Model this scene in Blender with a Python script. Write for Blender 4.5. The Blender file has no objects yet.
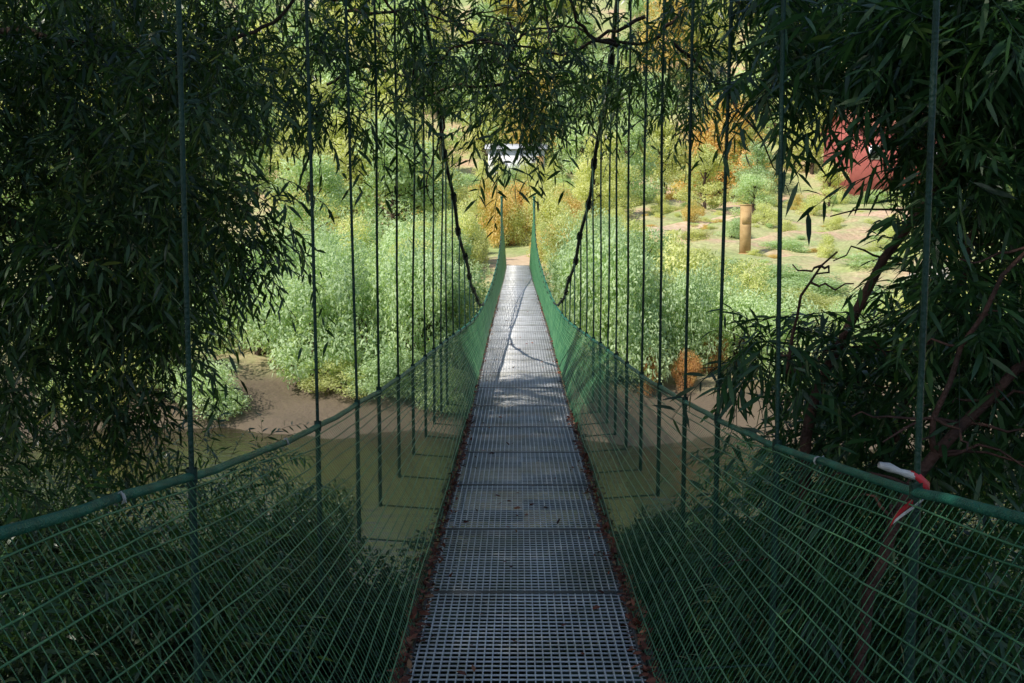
import bpy, math, numpy as np
from mathutils import Vector
rng=np.random.default_rng(7)
scene=bpy.context.scene
R=math.radians
# ------------------------------------------------------------ helpers
def interp(x,pts):
    p=np.array(pts,float); return np.interp(x,p[:,0],p[:,1])
def smooth_interp(x,pts):
    x=np.asarray(x,float); s=0;W=0
    for o in np.linspace(-1.3,1.3,9):
        w=math.exp(-(o/.75)**2); s=s+w*interp(x+o,pts); W+=w
    return s/W
def norm(v): return v/np.maximum(np.linalg.norm(v,axis=-1,keepdims=True),1e-9)
def link(o,parent=None):
    scene.collection.objects.link(o)
    if parent: o.parent=parent
    return o
def raw_mesh(name,verts,loops,totals,rnd=None,mat=None,smooth=False):
    me=bpy.data.meshes.new(name)
    me.vertices.add(len(verts)); me.vertices.foreach_set('co',np.asarray(verts,np.float32).ravel())
    me.loops.add(len(loops)); me.loops.foreach_set('vertex_index',np.asarray(loops,np.int32))
    st=np.concatenate([[0],np.cumsum(totals)[:-1]]).astype(np.int32)
    me.polygons.add(len(totals)); me.polygons.foreach_set('loop_start',st)
    me.polygons.foreach_set('loop_total',np.asarray(totals,np.int32))
    me.update(calc_edges=True)
    if rnd is not None:
        a=me.attributes.new('rnd','FLOAT','POINT'); a.data.foreach_set('value',np.asarray(rnd,np.float32))
    if smooth: me.polygons.foreach_set('use_smooth',np.ones(len(totals),bool))
    if mat: me.materials.append(mat)
    return me
class Builder:
    def __init__(s): s.v=[];s.f=[];s.r=[];s.n=0
    def add(s,v,f,r=0.5):
        v=np.asarray(v,float); s.v.append(v); s.f.append(np.asarray(f,int)+s.n); s.r.append(np.full(len(v),r)); s.n+=len(v)
    def box(s,c,h,r=.5):
        c=np.array(c,float);h=np.array(h,float)
        v=np.array([[x,y,z] for x in(-1,1) for y in(-1,1) for z in(-1,1)])*h+c
        s.add(v,[[0,1,3,2],[4,6,7,5],[0,4,5,1],[2,3,7,6],[0,2,6,4],[1,5,7,3]],r)
    def tube(s,pts,rad,k=6,r=.5):
        P=np.asarray(pts,float); n=len(P); rad=np.broadcast_to(rad,(n,))
        T=norm(np.gradient(P,axis=0)); up=np.array([0,0,1.]) if abs(T[:,2]).mean()<.8 else np.array([0.31,.95,0.])
        A=norm(np.cross(T,up)); B=np.cross(T,A); a=np.arange(k)*2*np.pi/k
        V=P[:,None]+rad[:,None,None]*(np.cos(a)[None,:,None]*A[:,None]+np.sin(a)[None,:,None]*B[:,None])
        i=np.arange(n-1)[:,None]*k; j=np.arange(k)[None]; j2=(j+1)%k
        F=np.stack([i+j,i+j2,i+k+j2,i+k+j],-1).reshape(-1,4)
        s.add(V.reshape(-1,3),F,r)
    def mesh(s,name,mat,smooth=False):
        F=np.concatenate(s.f); return raw_mesh(name,np.concatenate(s.v),F.ravel(),np.full(len(F),4),np.concatenate(s.r),mat,smooth)
    def obj(s,name,mat,parent=None,smooth=False):
        return link(bpy.data.objects.new(name,s.mesh(name,mat,smooth)),parent)
def empty(name,loc=(0,0,0)):
    e=bpy.data.objects.new(name,None); e.location=loc; e.empty_display_size=.3; return link(e)
# ------------------------------------------------------------ materials
def newmat(name):
    m=bpy.data.materials.new(name); m.use_nodes=True; nt=m.node_tree; nt.nodes.clear()
    return m,nt,nt.nodes.new('ShaderNodeOutputMaterial')
def ramp(nt,stops):
    r=nt.nodes.new('ShaderNodeValToRGB'); e=r.color_ramp.elements
    while len(e)<len(stops): e.new(.5)
    for i,(p,c) in enumerate(stops): e[i].position=p; e[i].color=(*c,1)
    return r
def leafmat(name,stops,trans=.35,rough=.4,spec=.4,objvar=.25,tsc=1.5):
    m,nt,out=newmat(name); N=nt.nodes; L=nt.links
    at=N.new('ShaderNodeAttribute'); at.attribute_name='rnd'
    oi=N.new('ShaderNodeObjectInfo')
    ma=N.new('ShaderNodeMath'); ma.operation='MULTIPLY_ADD'; L.new(oi.outputs['Random'],ma.inputs[0]); ma.inputs[1].default_value=objvar; ma.inputs[2].default_value=-objvar/2
    ad=N.new('ShaderNodeMath'); ad.operation='ADD'; L.new(at.outputs['Fac'],ad.inputs[0]); L.new(ma.outputs[0],ad.inputs[1])
    r=ramp(nt,stops); L.new(ad.outputs[0],r.inputs[0])
    p=N.new('ShaderNodeBsdfPrincipled'); p.inputs['Roughness'].default_value=rough; p.inputs['Specular IOR Level'].default_value=spec
    L.new(r.outputs[0],p.inputs['Base Color'])
    mx=N.new('ShaderNodeMix'); mx.data_type='RGBA'; mx.blend_type='MULTIPLY'; mx.inputs[0].default_value=1
    L.new(r.outputs[0],mx.inputs[6]); mx.inputs[7].default_value=(tsc*1.1,tsc*1.1,tsc*.55,1)
    t=N.new('ShaderNodeBsdfTranslucent'); L.new(mx.outputs[2],t.inputs[0])
    ms=N.new('ShaderNodeMixShader'); ms.inputs[0].default_value=trans; L.new(p.outputs[0],ms.inputs[1]); L.new(t.outputs[0],ms.inputs[2])
    L.new(ms.outputs[0],out.inputs[0]); return m
def surf(name,stops,scale=5,rough=.7,metal=0,bump=.2,bscale=30,attr=0,spec=.5,detail=6):
    m,nt,out=newmat(name); N=nt.nodes; L=nt.links
    tc=N.new('ShaderNodeTexCoord'); no=N.new('ShaderNodeTexNoise'); no.inputs['Scale'].default_value=scale; no.inputs['Detail'].default_value=detail
    L.new(tc.outputs['Object'],no.inputs['Vector'])
    fac=no.outputs['Fac']
    if attr:
        at=N.new('ShaderNodeAttribute'); at.attribute_name='rnd'
        ma=N.new('ShaderNodeMath'); ma.operation='MULTIPLY_ADD'; L.new(at.outputs['Fac'],ma.inputs[0]); ma.inputs[1].default_value=attr; L.new(fac,ma.inputs[2])
        sb=N.new('ShaderNodeMath'); sb.operation='SUBTRACT'; L.new(ma.outputs[0],sb.inputs[0]); sb.inputs[1].default_value=attr/2; fac=sb.outputs[0]
    r=ramp(nt,stops); L.new(fac,r.inputs[0])
    p=N.new('ShaderNodeBsdfPrincipled'); p.inputs['Roughness'].default_value=rough; p.inputs['Metallic'].default_value=metal; p.inputs['Specular IOR Level'].default_value=spec
    L.new(r.outputs[0],p.inputs['Base Color'])
    if bump:
        n2=N.new('ShaderNodeTexNoise'); n2.inputs['Scale'].default_value=bscale; n2.inputs['Detail'].default_value=5; L.new(tc.outputs['Object'],n2.inputs['Vector'])
        b=N.new('ShaderNodeBump'); b.inputs['Strength'].default_value=bump; b.inputs['Distance'].default_value=.05; L.new(n2.outputs['Fac'],b.inputs['Height']); L.new(b.outputs[0],p.inputs['Normal'])
    L.new(p.outputs[0],out.inputs[0]); return m
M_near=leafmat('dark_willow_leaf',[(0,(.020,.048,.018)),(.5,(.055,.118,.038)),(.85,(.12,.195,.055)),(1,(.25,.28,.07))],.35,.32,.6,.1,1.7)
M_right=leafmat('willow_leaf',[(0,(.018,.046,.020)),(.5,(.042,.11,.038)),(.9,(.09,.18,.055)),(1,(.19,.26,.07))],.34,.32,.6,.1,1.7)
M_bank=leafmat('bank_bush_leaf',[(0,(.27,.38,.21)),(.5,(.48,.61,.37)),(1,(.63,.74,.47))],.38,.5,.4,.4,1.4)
M_yel=leafmat('yellowgreen_leaf',[(0,(.40,.43,.19)),(.5,(.62,.66,.32)),(1,(.76,.74,.40))],.4,.5,.3,.4,1.35)
M_aut=leafmat('autumn_leaf',[(0,(.52,.46,.17)),(.5,(.72,.57,.24)),(.85,(.72,.42,.18)),(1,(.62,.60,.24))],.4,.5,.3,.4,1.3)
M_red=leafmat('russet_leaf',[(0,(.35,.18,.08)),(.5,(.52,.26,.11)),(1,(.6,.42,.16))],.4,.5,.3,.4,1.3)
M_dry=leafmat('fallen_leaf',[(0,(.05,.02,.014)),(.5,(.18,.06,.04)),(.85,(.30,.11,.07)),(1,(.34,.2,.11))],.1,.7,.2,.2)
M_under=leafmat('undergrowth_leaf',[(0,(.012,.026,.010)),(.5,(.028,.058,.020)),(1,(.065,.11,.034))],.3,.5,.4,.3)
M_bark=surf('bark',[(.3,(.03,.02,.014)),(.7,(.10,.062,.042))],9,.9,0,.6,40)
M_barkred=surf('reddish_bark',[(.3,(.045,.022,.016)),(.7,(.14,.06,.04))],9,.75,0,.5,40)
M_rope=surf('green_coated_rope',[(.3,(.006,.09,.058)),(.7,(.025,.23,.15))],14,.38,0,.5,160)
M_wire=surf('green_wire',[(.3,(.035,.16,.075)),(.7,(.13,.33,.15))],5,.42,0,0,attr=.4)
M_hang=surf('dark_green_hanger',[(.3,(.005,.032,.02)),(.7,(.012,.065,.04))],7,.5,0,.3,80)
M_cable=surf('weathered_cable',[(.3,(.010,.016,.012)),(.7,(.03,.045,.034))],12,.6,.2,.6,120)
M_grate=surf('galvanised_grating',[(.2,(.40,.40,.36)),(.5,(.62,.63,.65)),(.8,(.80,.81,.84))],3.5,.42,.2,.15,60,attr=.16)
M_frame=surf('grating_frame',[(.3,(.10,.10,.09)),(.7,(.22,.22,.21))],6,.6,.3,.3,50)
M_strip=surf('edge_strip_metal',[(.3,(.05,.045,.04)),(.7,(.13,.12,.11))],6,.7,.2,.3,50)
M_beam=surf('cross_beam_paint',[(.3,(.008,.035,.022)),(.7,(.02,.06,.035))],6,.6,0,.3,50)
M_wood=surf('post_wood',[(.3,(.38,.24,.10)),(.7,(.56,.38,.18))],3,.8,0,.3,30)
M_brick=surf('red_render',[(.3,(.30,.07,.06)),(.7,(.42,.12,.10))],2,.85,0,.3,20)
M_white=surf('white_wall',[(.3,(.66,.68,.74)),(.7,(.8,.8,.84))],2,.8,0,.1,20)
M_roof=surf('pale_roof',[(.3,(.45,.47,.52)),(.7,(.6,.62,.66))],2,.8,0,.2,20)
M_tile=surf('roof_tiles',[(.3,(.25,.09,.06)),(.7,(.38,.15,.09))],3,.8,0,.4,20)
M_glass=surf('dark_glass',[(.3,(.02,.025,.03)),(.7,(.03,.035,.04))],2,.1,0,0)
M_tapeR=surf('red_tape',[(.3,(.45,.02,.03)),(.7,(.6,.04,.05))],9,.4,0,.1,30)
M_tapeW=surf('white_tape',[(.3,(.5,.47,.44)),(.7,(.7,.67,.65))],9,.45,0,.3,60)
M_stone=surf('pale_stone',[(.3,(.4,.36,.3)),(.7,(.62,.58,.5))],3,.9,0,.6,8)
# ------------------------------------------------------------ bridge curves (origin at eye height on approach)
DZ=[(-4,-1.45),(0,-1.58),(3.7,-1.63),(9,-1.60),(15.5,-1.42),(24,-1.33),(32,-1.27),(41,-1.03),(46,-1.0)]
XR=[(-3,1.08),(2.5,1.0),(4,.96),(5.5,.92),(8,.82),(10,.72),(12,.60),(14,.53),(18,.49),(24,.5),(32,.55),(41,.66),(45,.68)]
RZ=[(-3,-.15),(1,-.42),(2,-.575),(2.6,-.66),(3.8,-.80),(4.9,-.88),(7,-.97),(12.5,-1.0),(14.5,-.95),(20,-.70),(26,-.42),(32,.05),(37,.7),(41,1.35),(45,2)]
def dz(y): return smooth_interp(y,DZ)
def xr(y): return smooth_interp(y,XR)
def rz(y): return smooth_interp(y,RZ)
def cz(y):
    y=np.asarray(y,float)
    a=-.93+.079*(14.5-y)**2; lin=-.93+.079*6.7**2+2*.079*6.7*(7.8-y)
    b=-.93+.0037*(y-14.5)**2
    return np.where(y<7.8,lin,np.where(y<14.5,a,b))
Y0,Y1=-1.5,41.0
bridge=empty('suspension_footbridge')
g=Builder()
HW=.45; npan=int((Y1-Y0)/1.0)
prnd=rng.random(npan+3)
for p in range(npan+1):
    a=Y0+p*1.0; b=min(a+.99,Y1)
    ys=np.linspace(a+.01,b-.01,4)
    for k in range(27):
        x=-HW+.02+k*(2*HW-.04)/26
        w=.0026; top=dz(ys)
        v=[]
        for i,y in enumerate(ys):
            for dx,dzz in((-w,0),(w,0),(w,-.022),(-w,-.022)): v.append((x+dx,y,top[i]+dzz))
        F=[]
        for i in range(3):
            for q in range(4): F.append([i*4+q,(i+1)*4+q,(i+1)*4+(q+1)%4,i*4+(q+1)%4])
        g.add(v,F,prnd[p])
    for y in np.arange(a+.035,b-.02,.0405):
        g.box((0,y+rng.normal(0,.0008),float(dz(y))-.0034),(HW-.006,.0038,.0028),prnd[p])
g.obj('deck_grating',M_grate,bridge)
g=Builder()
for p in range(npan+1):
    a=Y0+p*1.0; b=min(a+.99,Y1)
    for y in(a+.004,b-.004): g.box((0,y,float(dz(y))-.018),(HW,.004,.020))
    for sx in(-1,1):
        g.tube([(sx*(HW+.004),y,float(dz(y))-.018) for y in np.linspace(a,b,3)],.014,4)
g.obj('deck_frames',M_frame,bridge)
ropey=np.arange(Y0-1,Y1+.1,.18)
for s in(-1,1):
    nm='left' if s<0 else 'right'
    b=Builder()
    X=xr(ropey); Z=rz(ropey)+.003*np.sin(ropey*6.1+s)+.002*np.sin(ropey*14)
    b.tube(np.stack([s*X+.003*np.sin(ropey*4.3),ropey,Z],1),.0135,8)
    b.obj('handrail_rope_'+nm,M_rope,bridge,True)
    b=Builder(); yc=np.concatenate([[-1.5],np.arange(-1,41.2,.25)])
    b.tube(np.stack([s*xr(yc)+.012*np.sin(yc*5),yc,cz(yc)],1),np.interp(yc,[13,16],[.019,.008]),6)
    n=Builder()
    NW=20
    wob=rng.normal(0,1,(NW,4))
    for i in range(NW):
        t=(i+.3)/NW
        y=np.arange(Y0,Y1,.25)
        tt=t+.008*np.sin(y*2.1+wob[i,0]*3)+.005*np.sin(y*5.3+wob[i,1]*5)
        x0=HW+.02; xx=x0+(xr(y)-x0)*tt**1.15; zz=dz(y)+(rz(y)-dz(y))*tt
        n.tube(np.stack([s*xx,y,zz],1),np.interp(y,[2,8,30],[.0028,.0034,.0055]),4,rng.random())
    for y in np.arange(Y0,Y1,.036):
        T=np.array([0,.25,.5,.75,1.])
        yv=y+rng.normal(0,.003)+np.zeros(5)+.006*np.sin(T*9+y*3)
        x0=HW+.02
        n.tube(np.stack([s*(x0+(xr(yv)-x0)*T**1.15),yv,dz(yv)+(rz(yv)-dz(yv))*T],1),float(np.interp(y,[2,8],[.0013,.0023])),3,rng.random()*.6)
    n.obj('safety_net_'+nm,M_wire,bridge)
    hl=[.6,1.7,2.87,4.5,5.45,6.14,6.9,7.6,8.3,8.85,9.35,9.8] if s<0 else [.4,1.4,2.54,3.8,4.8,5.6,6.4,7.1,7.8,8.4,8.9,9.4,9.9]
    y=hl[-1]
    while y<13.2: y+=.55; hl.append(y)
    hl2=list(np.arange(16.5,41,1.6))
    h=Builder(); bm=Builder()
    for y in hl+hl2:
        X=float(xr(y)); ct=float(cz(y)); ft=float(dz(y))-.05
        lean=.03*rng.normal()
        r=.0085 if y<14 else .006
        zs=np.linspace(float(rz(y)),max(ct,float(rz(y))+.02),7)
        px=s*(X+lean*np.clip((zs-rz(y))/4,0,1)+.004*np.sin((zs-rz(y))*3))
        h.tube(np.stack([px,np.full(7,y),zs],1),r,6)
        if y<10:
            h.tube([(s*X,y,ft),(s*X,y,float(rz(y)))],.013,6)
            bm.tube([(s*X,y,ft+.01),(s*(HW+.02),y,ft-.02)],.005,5)
        h.tube([(s*X,y,float(rz(y))-.02),(s*X,y,float(rz(y))+.025)],.018,6)
        if y<14: b.tube([(s*X+.012*math.sin(y*5),y-.05,float(cz(y-.05))),(s*X+.012*math.sin(y*5),y+.05,float(cz(y+.05)))],.032,6)
        bm.box((s*(HW/2+.02),y,ft-.06),(HW/2+.02,.02,.03))
    h.obj('hangers_'+nm,M_hang,bridge,True); bm.obj('cross_beams_'+nm,M_beam,bridge)
    b.obj('main_cable_'+nm,M_cable,bridge,True)
b=Builder()
for x in(-.38,.38): b.tube([(x,y,float(dz(y))-.05) for y in np.arange(Y0,Y1,.5)],.014,6)
b.obj('bearer_cables',M_cable,bridge,True)
for yt,top in((Y0,float(cz(Y0))+.1),(41.0,float(cz(41))+.05)):
    b=Builder(); X=float(xr(yt))
    for s in(-1,1):
        b.tube([(s*X,yt,-3.0),(s*X,yt,top)],.05 if yt>0 else .12,10)
        b.box((s*X,yt,top+.02),(.06,.06,.03))
    if yt<0: b.tube([(-X,yt,top-.4),(X,yt,top-.4)],.07,8)
    b.box((0,yt,float(dz(yt))-.2),(X+.2,.15,.12))
    b.obj('tower_near' if yt<0 else 'tower_far',M_rope,bridge,True)
def railpt(y,s): return np.array([s*float(xr(y)),y,float(rz(y))])
tie=Builder()
for y,s in((2.35,-1),(3.9,-1),(3.3,1)):
    p=railpt(y,s); q=railpt(y+.02,s); tie.tube([p,q],.0165,8)
    tie.tube([p+[0,0,.01],p+[.012,0,.02],p+[.02,.01,-.01]],.002,4)
tie.obj('rope_ties',M_tapeW,bridge)
tape=empty('barrier_tape')
p=railpt(2.56,1)
b=Builder()
b.tube([p+np.array(v) for v in((-.10,-.02,.072),(-.075,-.021,.066),(-.045,-.019,.054),(-.015,-.02,.045),(.01,-.015,.035))],[.008,.012,.008,.011,.009],8)
b.obj('white_end',M_tapeW,tape,True)
def ribbon(b,pts,w):
    P=np.array(pts,float); W=np.array(w,float)
    v=np.concatenate([P-W,P+W]); n=len(P); b.add(v,[[i,i+1,n+i+1,n+i] for i in range(n-1)])
b=Builder()
b.tube([p+np.array(v) for v in((-.02,-.02,.05),(.0,-.02,.042),(.02,-.018,.02),(.028,-.01,-.005),(.012,0,-.02))],[.008,.011,.015,.015,.009],8)
ribbon(b,[p+np.array(v) for v in((.03,-.02,.02),(.01,-.025,-.015),(-.02,-.028,-.03),(-.05,-.03,-.055),(-.065,-.03,-.08))],[(0.004,0,.012)]*5)
b.obj('red_knot',M_tapeR,tape)
b=Builder(); ribbon(b,[p+np.array(v) for v in((.02,-.03,-.01),(-.01,-.034,-.035),(-.045,-.036,-.06),(-.06,-.034,-.075))],[(0.003,0,.007)]*4)
b.obj('white_tail',M_tapeW,tape)
# ------------------------------------------------------------ terrain
HY=[(-300,6),(-60,1),(-3,-1.45),(-.8,-1.7),(2,-2.7),(6,-3.5),(10,-4.1),(12.5,-4.6),(14,-5.3),(16,-6),(21,-6),(24.9,-5.1),(26.2,-4.65),(28,-4.1),(34,-2.7),(40,-1.3),(42,-1.12),(50,-.8),(70,2.0),(90,5),(110,13),(150,34),(220,60),(400,75)]
def H(x,y):
    x=np.asarray(x,float); y=np.asarray(y,float)
    yy=y+.012*x*np.clip(np.abs(x),0,40)*.25+.8*np.sin(x*.21)*np.clip(np.abs(x)/3,0,1)
    z=sum(interp(yy+o,HY) for o in(-1,0,1))/3
    n=.22*np.sin(x*.9+1.3*np.sin(y*.5))*np.sin(y*.8+.4)+.10*np.sin(x*2.3+y*1.1)*np.sin(y*2.7)
    f=np.clip((np.abs(x)-1.0)/2,0,1)*np.ones_like(y)
    z=z+n*f+np.clip((y-60)/60,0,1)*2.0*np.sin(x*.07+.5)*np.sin(y*.05)
    return z
def axis(lo,hi,a,b,fine,cs):
    mid=np.arange(a,b,fine); l=a-np.cumsum(cs*1.12**np.arange(60)); h=b+np.cumsum(cs*1.12**np.arange(60))
    l=l[l>lo]; h=h[h<hi]; return np.concatenate([[lo],l[::-1],mid,h,[hi]])
xs=axis(-500,500,-25,35,.4,.6); ys=axis(-350,600,-3,80,.4,.6)
GX,GY=np.meshgrid(xs,ys); V=np.stack([GX,GY,H(GX,GY)],-1).reshape(-1,3)
nx=len(xs); i=np.arange(len(ys)-1)[:,None]*nx; j=np.arange(nx-1)[None]
F=np.stack([i+j,i+j+1,i+nx+j+1,i+nx+j],-1).reshape(-1,4)
m,nt,out=newmat('ground_soil_grass'); N=nt.nodes; L=nt.links
tc=N.new('ShaderNodeTexCoord'); n1=N.new('ShaderNodeTexNoise'); n1.inputs['Scale'].default_value=.16; n1.inputs['Detail'].default_value=8; n1.inputs['Roughness'].default_value=.65
n2=N.new('ShaderNodeTexNoise'); n2.inputs['Scale'].default_value=5; n2.inputs['Detail'].default_value=8
L.new(tc.outputs['Object'],n1.inputs['Vector']); L.new(tc.outputs['Object'],n2.inputs['Vector'])
r1=ramp(nt,[(.36,(.36,.45,.17)),(.50,(.50,.50,.25)),(.60,(.66,.47,.32)),(.74,(.72,.52,.40))]); L.new(n1.outputs['Fac'],r1.inputs[0])
r2=ramp(nt,[(.25,(.6,.56,.52)),(.75,(1.05,1.05,1.05))]); L.new(n2.outputs['Fac'],r2.inputs[0])
mu=N.new('ShaderNodeMix'); mu.data_type='RGBA'; mu.blend_type='MULTIPLY'; mu.inputs[0].default_value=1; L.new(r1.outputs[0],mu.inputs[6]); L.new(r2.outputs[0],mu.inputs[7])
sep=N.new('ShaderNodeSeparateXYZ'); L.new(tc.outputs['Object'],sep.inputs[0])
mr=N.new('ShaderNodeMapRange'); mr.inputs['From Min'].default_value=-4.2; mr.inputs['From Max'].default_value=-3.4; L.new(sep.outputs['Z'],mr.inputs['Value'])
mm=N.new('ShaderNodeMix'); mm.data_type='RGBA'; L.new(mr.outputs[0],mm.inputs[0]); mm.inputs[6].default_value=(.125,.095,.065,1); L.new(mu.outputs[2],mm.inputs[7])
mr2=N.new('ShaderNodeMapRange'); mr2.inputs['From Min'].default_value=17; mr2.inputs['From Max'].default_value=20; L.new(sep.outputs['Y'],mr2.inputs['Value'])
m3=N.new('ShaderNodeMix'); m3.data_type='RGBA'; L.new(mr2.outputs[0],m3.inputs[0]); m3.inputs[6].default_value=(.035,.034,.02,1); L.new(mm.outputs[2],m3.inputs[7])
p=N.new('ShaderNodeBsdfPrincipled'); p.inputs['Roughness'].default_value=.95; L.new(m3.outputs[2],p.inputs['Base Color'])
bp=N.new('ShaderNodeBump'); bp.inputs['Strength'].default_value=.6; bp.inputs['Distance'].default_value=.10; L.new(n2.outputs['Fac'],bp.inputs['Height']); L.new(bp.outputs[0],p.inputs['Normal']); L.new(p.outputs[0],out.inputs[0])
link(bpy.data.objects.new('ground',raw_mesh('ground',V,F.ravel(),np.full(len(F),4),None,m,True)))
m,nt,out=newmat('river_water'); N=nt.nodes; L=nt.links
tc=N.new('ShaderNodeTexCoord'); mp=N.new('ShaderNodeMapping'); mp.inputs['Scale'].default_value=(1,2.6,1); L.new(tc.outputs['Object'],mp.inputs[0])
n1=N.new('ShaderNodeTexNoise'); n1.inputs['Scale'].default_value=1.6; n1.inputs['Detail'].default_value=5; L.new(mp.outputs[0],n1.inputs['Vector'])
p=N.new('ShaderNodeBsdfPrincipled'); p.inputs['Base Color'].default_value=(.03,.026,.014,1); p.inputs['Roughness'].default_value=.04; p.inputs['IOR'].default_value=1.33; p.inputs['Specular IOR Level'].default_value=.55
bp=N.new('ShaderNodeBump'); bp.inputs['Strength'].default_value=.35; bp.inputs['Distance'].default_value=.09; L.new(n1.outputs['Fac'],bp.inputs['Height']); L.new(bp.outputs[0],p.inputs['Normal']); L.new(p.outputs[0],out.inputs[0])
b=Builder(); b.add([(-300,-60,-5),(300,-60,-5),(300,120,-5),(-300,120,-5)],[[0,1,2,3]]); b.obj('river_water',m)
M_path=surf('dirt_path',[(.3,(.5,.36,.22)),(.7,(.7,.54,.4))],3,.95,0,.5,12)
b=Builder(); yp=np.arange(40.6,66,.6); xc=.06*np.clip(yp-44,0,99)**1.8
w=.9+.02*(yp-41)
rows=[]
for k in range(5):
    xx=xc+w*(k/2-1); rows.append(np.stack([xx,yp,H(xx,yp)+.03],1))
Vp=np.concatenate(rows); n=len(yp)
b.add(Vp,[[k*n+i,(k+1)*n+i,(k+1)*n+i+1,k*n+i+1] for k in range(4) for i in range(n-1)]); b.obj('dirt_path',M_path)
# ------------------------------------------------------------ foliage generators
def leaves(base,d,nrm,Ln,W,curl=.12):
    n=len(base); a=norm(d); bb=norm(np.cross(a,nrm)); nn=np.cross(bb,a)
    Ln=np.asarray(Ln)[:,None]; W=np.asarray(W)[:,None]*.5
    dn=np.array([0,0,-1.])
    P=np.stack([base, base+a*Ln*.3+bb*W*.85+nn*W*.35, base+a*Ln*.3-bb*W*.85+nn*W*.35,
        base+a*Ln*.66+bb*W*.75+nn*W*.3+dn*Ln*curl*.4, base+a*Ln*.66-bb*W*.75+nn*W*.3+dn*Ln*curl*.4, base+a*Ln+dn*Ln*curl],1)
    idx=np.array([0,1,2, 1,3,4,2, 3,5,4]); loops=(np.arange(n)[:,None]*6+idx).ravel(); tot=np.tile([3,4,3],n)
    return P.reshape(-1,3),loops,tot
def sprays(O,D,Ls,k,LL,LW,droop=.5,stem=True,spread=.75):
    n=len(O); s=(np.arange(k)+.6)/k
    Ls=np.asarray(Ls)[:,None]
    up=norm(np.stack([rng.normal(0,.5,n),rng.normal(0,.5,n),np.ones(n)],1))
    S=norm(np.cross(D,up))
    t=s[None]*Ls
    B=O[:,None]+D[:,None]*t[...,None]; B[...,2]-=droop*t**2
    tang=np.broadcast_to(D[:,None],B.shape).copy(); tang[...,2]-=2*droop*t; tang=norm(tang)
    sg=np.where(np.arange(k)%2==0,1,-1)[None,:,None]
    ld=tang*.65+S[:,None]*sg*spread+rng.normal(0,.28,B.shape); ld[...,2]-=.22
    nr=up[:,None]+rng.normal(0,.45,B.shape)
    ll=LL*rng.uniform(.6,1.15,(n,k))
    P,lo,to=leaves(B.reshape(-1,3),ld.reshape(-1,3),nr.reshape(-1,3),ll.ravel(),(ll*LW).ravel())
    rn=np.repeat(np.clip(np.repeat(rng.normal(.45,.16,n),k)+rng.normal(0,.14,n*k),0,1),6)
    if stem:
        ts=np.linspace(0,1,5)[None]*Ls
        C=O[:,None]+D[:,None]*ts[...,None]; C[...,2]-=droop*ts**2
        rr=np.linspace(.0032,.0012,5)
        A1=S[:,None]; A2=norm(np.cross(D,S))[:,None]
        ring=[C+rr[None,:,None]*(math.cos(a)*A1+math.sin(a)*A2) for a in(0,2.09,4.19)]
        RV=np.stack(ring,2).reshape(n,15,3)
        F=[]
        for q in range(4):
            for e in range(3): F+= [q*3+e,q*3+(e+1)%3,(q+1)*3+(e+1)%3,(q+1)*3+e]
        l2=(len(P)+np.arange(n)[:,None]*15+np.array(F)).ravel()
        P=np.concatenate([P,RV.reshape(-1,3)]); lo=np.concatenate([lo,l2]); to=np.concatenate([to,np.full(n*12,4)]); rn=np.concatenate([rn,np.full(n*15,.05)])
    return P,lo,to,rn
def rdir(n): return norm(rng.normal(0,1,(n,3)))
def clumps(cl,k,Ls,LL,LW,droop=.5,down=.35,flat=.8,stem=True):
    O=[];D=[]
    for (x,y,z,r,n) in cl:
        u=rdir(n); o=u*(rng.random((n,1))**.45)*r*np.array([1,1,flat])
        O.append(o+np.array([x,y,z])); d=norm(u*.6+rdir(n)*.7); d[:,2]-=down; D.append(norm(d))
    O=np.concatenate(O);D=np.concatenate(D)
    return sprays(O,D,Ls*rng.uniform(.6,1.3,len(O)),k,LL,LW,droop,stem)
def clump_field(box,n,r,per):
    (x0,x1),(y0,y1),(z0,z1)=box
    return [(rng.uniform(x0,x1),rng.uniform(y0,y1),rng.uniform(z0,z1),rng.uniform(*r),per) for _ in range(n)]
def bez(pts,n=14,wig=.0):
    P=np.array(pts,float); t=np.linspace(0,len(P)-1,n)
    Q=np.vstack([2*P[0]-P[1],P,2*P[-1]-P[-2]]); out=[]
    for a in t:
        i=min(int(a),len(P)-2); f=a-i; p0,p1,p2,p3=Q[i:i+4]
        out.append(.5*((2*p1)+(-p0+p2)*f+(2*p0-5*p1+4*p2-p3)*f*f+(-p0+3*p1-3*p2+p3)*f**3))
    out=np.array(out); out[1:-1]+=rng.normal(0,wig,(n-2,3)); return out
def limb(b,pts,r0,r1,n=16,wig=.02,twigs=0,tl=.6):
    P=bez(pts,n,wig); b.tube(P,np.linspace(r0,r1,n),8)
    for _ in range(twigs):
        i=rng.integers(2,n-1); d=rdir(1)[0]; d[2]=abs(d[2])*.3-.1
        q=P[i]; L_=tl*rng.uniform(.5,1.2)
        b.tube(bez([q,q+d*L_*.5+rdir(1)[0]*.05,q+d*L_+np.array([0,0,-.15*L_])],6,.01),np.linspace(max(r1*.6,.006),.003,6),5)
    return P
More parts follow.
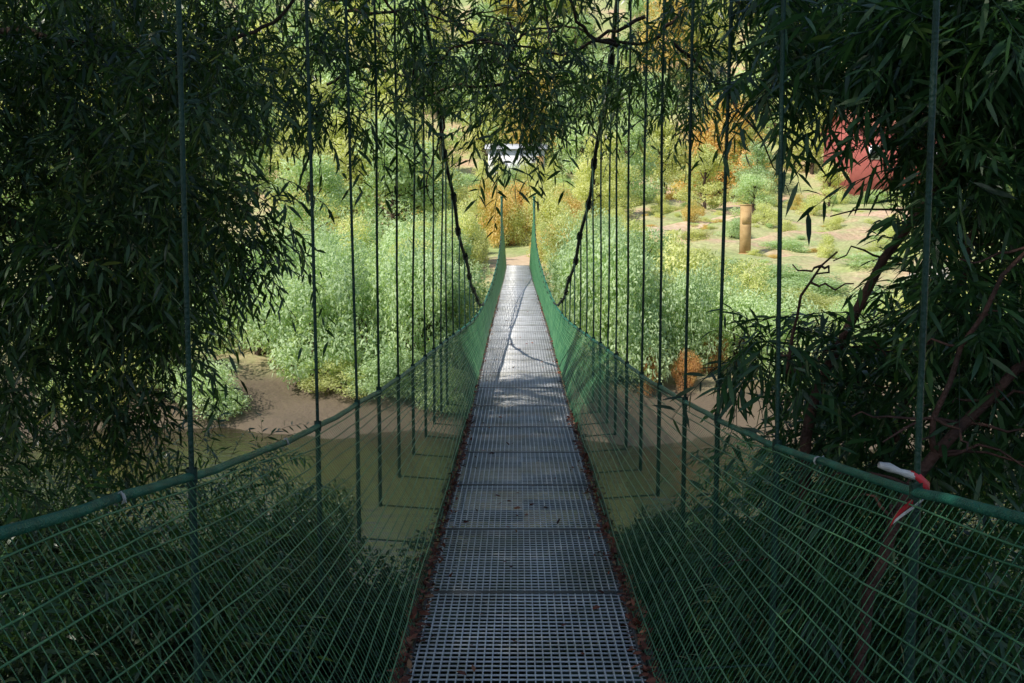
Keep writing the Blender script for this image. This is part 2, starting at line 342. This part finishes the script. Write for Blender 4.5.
# ---- left tree
b=Builder()
tb=(-6.2,6.5,float(H(-6.2,6.5))-.3)
trunk=limb(b,[tb,(-6.0,6.7,-2),(-5.7,6.9,.5),(-5.2,7.2,3.5),(-4.8,7.0,7),(-4.5,6.6,10)],.32,.10,22,.03)
for e,mid in [((-2.0,7.2,1.2),(-4,7.3,1.4)),((-2.2,6.4,-.3),(-4.3,6.5,.2)),((-3.2,8.5,-.9),(-4.6,7.8,-.8)),((-1.0,7.4,3.3),(-3.3,7.5,3.6)),((-.2,6.2,4.9),(-3,6.4,5.2)),((-2.6,4.6,2.2),(-4.2,5.6,1.6)),((-1.8,3,5.8),(-3.8,4.6,5.5)),((-7.8,4.6,3.0),(-6.9,5.6,1.8)),((.8,5.5,6.8),(-2,6.2,6.9)),((-3,1.5,6.5),(-3.8,4.0,6.2)),((-3,5,-1.3),(-4.6,5.7,-1.2))]:
    k=np.argmin(abs(trunk[:,2]-(mid[2]-.9))); limb(b,[trunk[k],mid,e],.07,.010,16,.03,10,.9)
lt=b.obj('willow_tree',M_bark,None,True)
cl=[]
def prof(z):
    return interp(z,[(-2.4,-3.2),(-1.5,-2.75),(-.9,-2.35),(0,-1.9),(.5,-1.6),(1.2,-1.75),(2.2,-1.95)])
for _ in range(175):
    z=rng.uniform(-1.5,2.5); y=rng.uniform(5.2,9.2); xe=prof(z)*y/7.2
    x=xe-.2-rng.random()**1.1*3.8
    if z<-.9 and rng.random()<.5: continue
    cl.append((x,y,z,rng.uniform(.20,.46),40))
P,lo,to,rn=clumps(cl,13,.42,.108,.21,.9,.5)
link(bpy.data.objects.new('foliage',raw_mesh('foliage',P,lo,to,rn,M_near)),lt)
cl=[]
for _ in range(84):
    y=rng.uniform(3.6,9.5); x=-rng.uniform(1.15,5.2)*(.75+y/16); z=rng.uniform(-3.4,-1.6)*(.8+y/25)
    cl.append((x,y,z,rng.uniform(.25,.5),30))
P,lo,to,rn=clumps(cl,12,.42,.115,.2,.7,.25)
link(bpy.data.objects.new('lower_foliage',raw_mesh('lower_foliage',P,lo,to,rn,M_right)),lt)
cl=clump_field(((-9,-1.2),(-5,4.2),(3.6,8.5)),155,(.5,1.0),40)  # crown clumps mostly out of view, added to shade near deck and trees
cl+=clump_field(((-7,-2.5),(-3,4.2),(4,7)),80,(.5,.9),40)
cl+=clump_field(((-4,1.6),(-2,5.0),(4.6,7.5)),34,(.5,.9),40)
cl+=clump_field(((-10,-4.8),(-4,6),(-1,4)),50,(.5,.9),40)
P,lo,to,rn=clumps(cl,11,.6,.17,.27,.6,.3,.7,False)
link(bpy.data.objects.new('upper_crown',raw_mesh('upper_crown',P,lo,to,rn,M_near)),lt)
# ---- overhanging branches across the top
cl=[]
for _ in range(145):
    y=rng.uniform(5.5,9.0); u=rng.uniform(-.34,.34)
    e=interp(u,[(-.34,.10),(-.25,.13),(-.16,.11),(-.08,.17),(-.03,.10),(.01,.088),(.05,.14),(.12,.14),(.17,.11),(.22,.15),(.28,.16),(.34,.145)])
    z=(e+rng.random()**1.0*.20)*y
    cl.append((u*y,y,z,rng.uniform(.12,.28),12))
P,lo,to,rn=clumps(cl,12,.30,.095,.22,1.2,.6)
link(bpy.data.objects.new('hanging_foliage',raw_mesh('hanging_foliage',P,lo,to,rn,M_near)),lt)
b=Builder()
for _ in range(40):
    x=rng.uniform(-2,1.8); y=rng.uniform(6.2,8.8); z=rng.uniform(1.2,2.4); pts=[np.array([x,y,z])]
    d=norm(np.array([rng.normal(),rng.normal()*.3,-.1]))
    for k in range(5):
        d=norm(d+rdir(1)[0]*.7*np.array([1,.4,1])); pts.append(pts[-1]+d*.28)
    b.tube(bez(pts,22,.008),np.linspace(.014,.003,22),5)
link(bpy.data.objects.new('overhead_twigs',b.mesh('overhead_twigs',M_bark,True)),lt)
# ---- right tree
b=Builder()
gb=float(H(1.9,4.6))-.2
T1=limb(b,[(1.75,4.9,gb),(1.45,4.7,-2.2),(1.3,4.6,-1.0),(1.5,4.6,-.4),(1.9,4.5,.5),(2.1,4.5,1.8),(2.3,4.6,3.5)],.034,.010,24,.012,18,.5)
T2=limb(b,[(1.7,4.5,gb),(1.45,4.1,-2.2),(1.38,3.95,-1.5),(1.55,3.85,-.9),(1.95,3.85,-.48),(2.6,4.0,-.05),(3.2,4.2,.9)],.030,.014,24,.010,16,.5)
T3=limb(b,[(1.9,5.2,gb),(1.75,5.0,-1.8),(1.95,5.0,-.7),(2.25,5.0,.1),(2.35,5.1,1.2),(2.5,5.2,3)],.032,.012,20,.015,16,.5)
limb(b,[T2[12],(1.55,3.8,-.7),(1.72,3.7,-.2),(1.9,3.6,.2)],.014,.006,12,.012,8,.35)
limb(b,[T1[11],(1.22,4.5,-.6),(1.2,4.4,-.3),(1.3,4.2,-.05)],.012,.004,12,.012,6,.3)
limb(b,[T1[20],(1.5,5.2,2.2),(1.0,6,2.4)],.012,.006,12,.02,8,.35)
rt=b.obj('overhanging_willow_tree',M_barkred,None,True)
cl=[]
def addc(n,pxr,pyr,dr,r,per):
    for _ in range(n):
        d=rng.uniform(*dr); u=rng.uniform(*pxr); v=rng.uniform(*pyr)
        if .22<u<.40 and -.06<v<.155: continue
        if u>.37 and -.36<v<-.24 and rng.random()<.6: continue
        cl.append((u*d,d,v*d,rng.uniform(*r),per))
addc(62,(.36,.56),(.06,.27),(3.7,5.8),(.14,.28),21)
addc(22,(.24,.38),(.155,.27),(4.4,6.5),(.12,.22),15)
addc(34,(.40,.56),(-.20,.07),(3.9,6),(.12,.26),19)
addc(28,(.22,.42),(-.30,-.07),(4.4,6.2),(.12,.24),15)
addc(56,(.24,.56),(-.46,-.24),(4.2,6.5),(.15,.3),22)
cl+=[(1.62,5.2,.74,.07,4),(1.95,5.2,.3,.07,4)]
cl=[c for c in cl if c[0]>float(xr(c[1]))+.12]
P,lo,to,rn=clumps(cl,12,.30,.135,.17,.9,.35)
link(bpy.data.objects.new('foliage',raw_mesh('foliage',P,lo,to,rn,M_right)),rt)
cl=[]
for _ in range(80):
    y=rng.uniform(4.5,10.5); x=rng.uniform(1.1,5.5)*(.75+y/16); z=rng.uniform(-3.5,-1.8)*(.8+y/25)
    if x/y>.36 and z/y>-.36 and rng.random()<.7: continue
    cl.append((x,y,z,rng.uniform(.25,.5),26))
P,lo,to,rn=clumps(cl,12,.42,.125,.18,.7,.25)
link(bpy.data.objects.new('lower_foliage',raw_mesh('lower_foliage',P,lo,to,rn,M_right)),rt)
cl=clump_field(((2.8,5.5),(3,7),(.2,4)),26,(.4,.8),26)
P,lo,to,rn=clumps(cl,12,.5,.16,.2,.7,.35,.8,False)
link(bpy.data.objects.new('outer_crown',raw_mesh('outer_crown',P,lo,to,rn,M_right)),rt)
# ------------------------------------------------------------ bush / tree prototypes (instanced)
def bush_mesh(name,mat,n,ll,lw,lobes=14,seed_h=1.0):
    C=[]
    for _ in range(lobes):
        a=rng.uniform(0,2*np.pi); q=rng.random()**.6
        C.append((math.cos(a)*q*.75,math.sin(a)*q*.75,rng.uniform(.25,1.55)*seed_h*(1-.35*q),rng.uniform(.16,.42)))
    C=np.array(C); wt=C[:,3]**2; idx=rng.choice(lobes,n,p=wt/wt.sum()); u=rdir(n); u[:,2]=u[:,2]*.9+.1
    o=C[idx,:3]+u*(C[idx,3]*(.62+.5*rng.random(n)**.8))[:,None]*np.array([1,1,.85])
    o[:,2]=np.maximum(o[:,2],rng.random(n)*.2)
    d=norm(u*.25+rdir(n)*.9+np.array([0,0,.1])); nr=norm(u*1.1+rdir(n)*.5+np.array([0,0,.35]))
    L_=ll*rng.uniform(.6,1.4,n)
    P,lo,to=leaves(o,d,nr,L_,L_*lw)
    lobev=rng.normal(0,.16,lobes)
    rn=np.repeat(np.clip(.45+lobev[idx]+rng.normal(0,.12,n),0,1),6)
    me=raw_mesh(name,P,lo,to,rn,mat)
    b=Builder()
    for c in C[:8]: b.tube(bez([(0,0,0),(c[0]*.4,c[1]*.4,c[2]*.5),tuple(c[:3])],7,.01),np.linspace(.03,.006,7),5)
    return me,b.mesh(name+'_stems',M_bark,True)
protos={}
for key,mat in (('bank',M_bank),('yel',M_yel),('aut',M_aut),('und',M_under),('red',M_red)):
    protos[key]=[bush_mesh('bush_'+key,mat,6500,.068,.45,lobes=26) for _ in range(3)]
def place(name,me,st,loc,sc,rot):
    o=bpy.data.objects.new(name,me); o.location=loc; o.scale=sc; o.rotation_euler=(0,0,rot); link(o)
    s=bpy.data.objects.new('stems',st); link(s,o); return o
def bush(name,key,x,y,w,h,dzz=0):
    me,st=protos[key][rng.integers(0,3)]
    place(name,me,st,(x,y,float(H(x,y))-.1+dzz),(w,w,h),rng.uniform(0,6.28))
for _ in range(64):
    y=rng.uniform(28,41); x=-rng.uniform(1.9,16)
    top=interp(x,[(-15,-.4),(-9,.6),(-6,1.4),(-3,1.6),(-1.5,.6)])+rng.normal(0,.4)
    h=(top*min(1,(y-20)/14)-float(H(x,y)))/1.8; h=max(h,.9)
    bush('bank_bush','bank' if rng.random()<.8 else 'yel',x,y,rng.uniform(1.2,1.9),h*rng.uniform(.75,1.05))
for _ in range(22):
    x=-rng.uniform(1.8,13); y=rng.uniform(26.6,28.2)
    if -8.4<x<-5.6: continue
    bush('waterside_shrub','bank' if rng.random()<.6 else 'yel',x,y,rng.uniform(.8,1.3),rng.uniform(.5,1.0))
for _ in range(90):
    y=rng.uniform(26.6,41); x=rng.uniform(1.8,22)
    top=interp(x,[(1.5,.3),(2.5,1.8),(4.2,1.6),(5.8,.2),(9,-.9),(22,-1.2)])+rng.normal(0,.25)
    h=(top-float(H(x,y)))/1.85; h=np.clip(h,.5,3.2); r=rng.random()
    bush('bank_bush','bank' if r<.66 else('yel' if r<.97 else 'aut'),x,y,rng.uniform(1.0,1.7),h*rng.uniform(.7,1))
for x,y,w,h in((4.6,27.3,.45,.8),(3.6,27.2,.35,.8),(5.6,28.6,.5,.8)): bush('autumn_shrub','red',x,y,w,h)
for s in(-1,1):
    for _ in range(16):
        x=s*rng.uniform(2.0,5); y=rng.uniform(38,47); bush('landing_bush','bank' if rng.random()<.6 else 'yel',x,y,rng.uniform(.9,1.3),rng.uniform(1.1,1.7))
for _ in range(20):
    x=rng.uniform(-2.5,3); y=rng.uniform(53,60); r=rng.random()
    bush('landing_bush','aut' if r<.35 else 'yel',x,y,rng.uniform(1,1.5),rng.uniform(1.3,2.3))
for _ in range(12):
    bush('autumn_shrub','aut' if rng.random()<.45 else 'yel',rng.choice([-1,1])*rng.uniform(1.2,2.2)-.3,rng.uniform(44,51),rng.uniform(.5,.8),rng.uniform(.6,1.3))
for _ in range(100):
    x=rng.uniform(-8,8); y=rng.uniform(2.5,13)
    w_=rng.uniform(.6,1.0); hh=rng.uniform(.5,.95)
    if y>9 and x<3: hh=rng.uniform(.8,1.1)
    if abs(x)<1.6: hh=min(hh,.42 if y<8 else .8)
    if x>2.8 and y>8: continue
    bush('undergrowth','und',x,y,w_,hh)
def tree_mesh(name,mat,n,ll,lw,h=6.0,w=2.6,lobes=44):
    C=[]
    for _ in range(lobes):
        a=rng.uniform(0,2*np.pi); z=rng.uniform(.12,1.0); q=rng.random()**.5*math.sin(min(1,(1.08-z)*1.6)*1.5)
        C.append((math.cos(a)*q*w,math.sin(a)*q*w,z*h,rng.uniform(.4,.95)))
    C=np.array(C); wt=C[:,3]**2; idx=rng.choice(lobes,n,p=wt/wt.sum()); u=rdir(n)
    o=C[idx,:3]+u*(C[idx,3]*(.6+.55*rng.random(n)))[:,None]*np.array([1,1,.75])
    d=norm(u*.25+rdir(n)*.9); nr=norm(u*1.1+rdir(n)*.5+np.array([0,0,.4])); L_=ll*rng.uniform(.6,1.4,n)
    P,lo,to=leaves(o,d,nr,L_,L_*lw); rn=np.repeat(np.clip(.45+rng.normal(0,.16,lobes)[idx]+rng.normal(0,.12,n),0,1),6)
    me=raw_mesh(name,P,lo,to,rn,mat)
    b=Builder(); tr=bez([(0,0,-.5),(.15,.1,h*.3),(-.1,.05,h*.6),(.05,-.1,h*.92)],12,.03); b.tube(tr,np.linspace(.2,.04,12),8)
    for c in C[:16]:
        k=int(np.clip(c[2]/h*8,1,9)); b.tube(bez([tr[k],(tr[k]+c[:3])/2+np.array([0,0,.1]),c[:3]],7,.04),np.linspace(.07,.015,7),5)
    return me,b.mesh(name+'_trunk',M_bark,True)
tp={'bank':[tree_mesh('tree_g',M_bank,9000,.2,.45) for _ in range(2)],'yel':[tree_mesh('tree_y',M_yel,9000,.2,.45) for _ in range(2)],'aut':[tree_mesh('tree_a',M_aut,8000,.2,.45)]}
def tree(name,key,x,y,s,drop=0):
    me,tk=tp[key][rng.integers(0,len(tp[key]))]
    o=bpy.data.objects.new(name,tk); o.location=(x,y,float(H(x,y))-drop); o.scale=(s*rng.uniform(.85,1.15),s*rng.uniform(.85,1.15),s); o.rotation_euler=(0,0,rng.uniform(0,6.28)); link(o)
    c=bpy.data.objects.new('crown',me); link(c,o)
for _ in range(190):
    y=rng.uniform(84,150); x=rng.uniform(-.62,.6)*y
    if -9<x<5 and y<97: continue
    if 20<x<36 and y<88: continue
    r=rng.random(); ac=.20 if -.16<x/y<.3 else .04
    tree('hillside_tree','aut' if r<ac else('yel' if r<.66 else 'bank'),x,y,rng.uniform(1.0,1.7),.5)
for _ in range(46):
    y=rng.uniform(50,86); x=rng.uniform(-.6,.56)*y
    if x>-4 and x<36 and y<84: continue
    r=rng.random(); tree('hillside_tree','bank' if r<.5 else 'yel',x,y,rng.uniform(.8,1.3),.3)
for x,y,s,k in((5.5,66,.85,'yel'),(8,74,1.0,'bank'),(-5.6,72,.85,'yel'),(37,70,1.2,'bank'),(16,84,1.0,'aut'),(20,90,1.1,'yel'),(4.6,62,.6,'yel'),(-6,56,.9,'bank'),(-10,60,1.1,'yel'),(11.5,80,1.0,'yel'),(-4.2,60,.6,'yel'),(13,70,.7,'yel'),(18,76,.7,'bank'),(-3,100,1.1,'yel'),(1.5,101,1.2,'bank'),(4,99,1.1,'yel'),(22.5,73,.5,'yel'),(15,64,.45,'bank')):
    tree('hillside_tree',k,x,y,s)
for _ in range(34):
    x=rng.uniform(-8,9); y=rng.uniform(72,88); bush('hillside_shrub','yel' if rng.random()<.55 else 'bank',x,y,rng.uniform(1.3,2.0),rng.uniform(.8,1.2))
for x in(-3.0,-1.8,-.6,.6,1.8,3.0): bush('hillside_shrub','yel' if rng.random()<.5 else 'bank',x,88.3+rng.normal()*.3,1.2,1.75+rng.normal()*.15)
for _ in range(90):
    y=rng.uniform(44,84); x=rng.uniform(3,32) if rng.random()<.75 else -rng.uniform(3,20)
    if .18<x/y<.26 and y<52: continue
    if .3<x/y<.42 and y>60: continue
    r=rng.random(); bush('meadow_shrub','yel' if r<.5 else('bank' if r<.88 else 'aut'),x,y,rng.uniform(.6,1.4),rng.uniform(.3,.9))
for _ in range(130):
    y=rng.uniform(43,82); x=rng.uniform(4,32)
    r=rng.random(); bush('grass_tuft','yel' if r<.5 else('bank' if r<.85 else 'aut'),x,y,rng.uniform(.25,.6),rng.uniform(.10,.28))
for x,y in((25.6,74),(27,75),(28.6,74.5),(24,76)): bush('meadow_shrub','bank',x,y,1.3,.6)
# ------------------------------------------------------------ objects on the far side
def house(name,x,y,w,dp,h,wall,roofm,rh,yaw=0,nwin=3,zo=-.4,wy=.58,ww=.42):
    z=float(H(x,y))+zo; e=empty(name,(x,y,z)); e.rotation_euler=(0,0,yaw)
    b=Builder(); b.box((0,0,h/2-.5),(w/2,dp/2,h/2+.5)); b.add([(-w/2,-dp/2,h),(-w/2,dp/2,h),(-w/2,0,h+rh*.9),(-w/2,0,h+rh*.9)],[[0,1,2,3]]); b.add([(w/2,-dp/2,h),(w/2,dp/2,h),(w/2,0,h+rh*.9),(w/2,0,h+rh*.9)],[[0,1,2,3]]); b.obj('walls',wall,e)
    b=Builder(); o=.3
    for s in(-1,1):
        A=[(-w/2-o,s*(dp/2+o),h-.1),(w/2+o,s*(dp/2+o),h-.1),(w/2+o,0,h+rh),(-w/2-o,0,h+rh)]; B_=[(a,c,d+.12) for a,c,d in A]
        b.add(A+B_,[[0,1,2,3],[4,5,6,7],[0,1,5,4],[1,2,6,5],[2,3,7,6],[3,0,4,7]])
    b.obj('roof',roofm,e)
    b=Builder(); f=Builder()
    for k in range(nwin):
        xx=-w/2+w*(k+.5)/nwin; f.box((xx,-dp/2-.02,h*wy),(ww,.03,.52)); b.box((xx,-dp/2-.055,h*wy),(ww-.07,.01,.45))
    b.obj('window_panes',M_glass,e); f.obj('window_frames',M_white,e)
    b=Builder(); b.box((w*.42,-dp/2-.03,1.0),(.32,.03,1.0)); b.obj('door',M_wood,e)
house('white_cottage',-.1,92,5.0,4,2.7,M_white,M_roof,.45,0,2,.10,.36,.3)
house('red_house',29.2,80,8,6,4.6,M_brick,M_tile,1.6,.12,3,.2)
pe=empty('wooden_pillar',(11.3,50,float(H(11.3,50))-.1))
b=Builder(); b.box((0,0,1.25),(.26,.12,1.25)); b.box((0,0,2.54),(.275,.135,.03)); b.box((0,0,.08),(.33,.2,.08)); b.obj('pillar',M_wood,pe)
b=Builder(); b.box((0,-.135,1.9),(.2,.012,.28)); b.obj('notice_panel',M_wood,pe)
import bmesh
def rock(x,y,s):
    bm=bmesh.new(); bmesh.ops.create_icosphere(bm,subdivisions=3,radius=1)
    ph=rng.uniform(0,6,6)
    for v in bm.verts:
        c=v.co; k=1+.18*math.sin(c.x*3+ph[0])*math.sin(c.y*3.3+ph[1])+.12*math.sin(c.z*5+ph[2])+.05*math.sin(c.x*9+c.y*8+ph[3]); v.co=Vector((c.x*k*s,c.y*k*s*.7,c.z*k*s*.6))
    me=bpy.data.meshes.new('rock'); bm.to_mesh(me); bm.free(); me.materials.append(M_stone); o=bpy.data.objects.new('rock',me); o.location=(x,y,float(H(x,y))+.1*s); o.rotation_euler=(0,0,ph[4]); link(o)
for x,y,s in((15.6,38,1.0),(17.2,39,.7),(14.4,37.4,.5)): rock(x,y,s)
# ------------------------------------------------------------ fallen leaves
n=4400; y=np.concatenate([rng.uniform(1.5,9,3200),rng.uniform(9,24,1200)]); s=rng.choice([-1,1],n)
x=s*(HW+.015+np.abs(rng.normal(0,.022,n))*rng.choice([1,1,-1],n)); z=dz(y)+rng.uniform(.002,.02,n)
st=rng.random(n)<.025; x=np.where(st,rng.uniform(-.43,.43,n),x)
d=rdir(n); d[:,2]*=.4; nr=np.stack([rng.normal(0,.4,n),rng.normal(0,.4,n),np.ones(n)],1); Ln=rng.uniform(.02,.055,n)
P,lo,to=leaves(np.stack([x,y,z],1),d,nr,Ln,Ln*.5,.0); P[:,2]=np.maximum(P[:,2],dz(P[:,1])+.001)
link(bpy.data.objects.new('fallen_leaves',raw_mesh('fallen_leaves',P,lo,to,np.repeat(rng.random(n),6),M_dry)))
b=Builder()
for s in(-1,1):
    for p in range(npan+1):
        a=Y0+p; c=min(a+.99,Y1)
        ys_=np.linspace(a,c,3); v=[(s*(HW+.018),q,float(dz(q))-.004) for q in ys_]+[(s*(HW+.055),q,float(dz(q))-.002) for q in ys_]
        b.add(v,[[0,1,4,3],[1,2,5,4]])
b.obj('edge_strips',M_strip,bridge)
# ------------------------------------------------------------ camera, light, world
cam=bpy.data.cameras.new('camera'); co=link(bpy.data.objects.new('camera',cam)); cam.sensor_width=36; cam.lens=35.16
co.location=(-.037,0,0); co.rotation_euler=(R(90-5.8),0,.005); cam.clip_start=.05; cam.clip_end=2000; scene.camera=co
el=R(47); azl=R(126)
tosun=Vector((-math.cos(el)*math.sin(azl),math.cos(el)*math.cos(azl),math.sin(el)))
sl=bpy.data.lights.new('sun','SUN'); sl.energy=5; sl.angle=R(.6); sl.color=(1,.94,.82)
so=link(bpy.data.objects.new('sun',sl)); so.rotation_euler=tosun.to_track_quat('Z','Y').to_euler(); so.location=(-20,20,40)
w=bpy.data.worlds.new('World'); scene.world=w; w.use_nodes=True; nt=w.node_tree
bg=nt.nodes['Background']; sky=nt.nodes.new('ShaderNodeTexSky'); sky.sky_type='NISHITA'; sky.sun_disc=False; sky.sun_elevation=el; sky.sun_rotation=-azl
nt.links.new(sky.outputs[0],bg.inputs[0]); bg.inputs[1].default_value=.15
scene.view_settings.view_transform='Standard'; scene.view_settings.look='None'; scene.view_settings.exposure=0
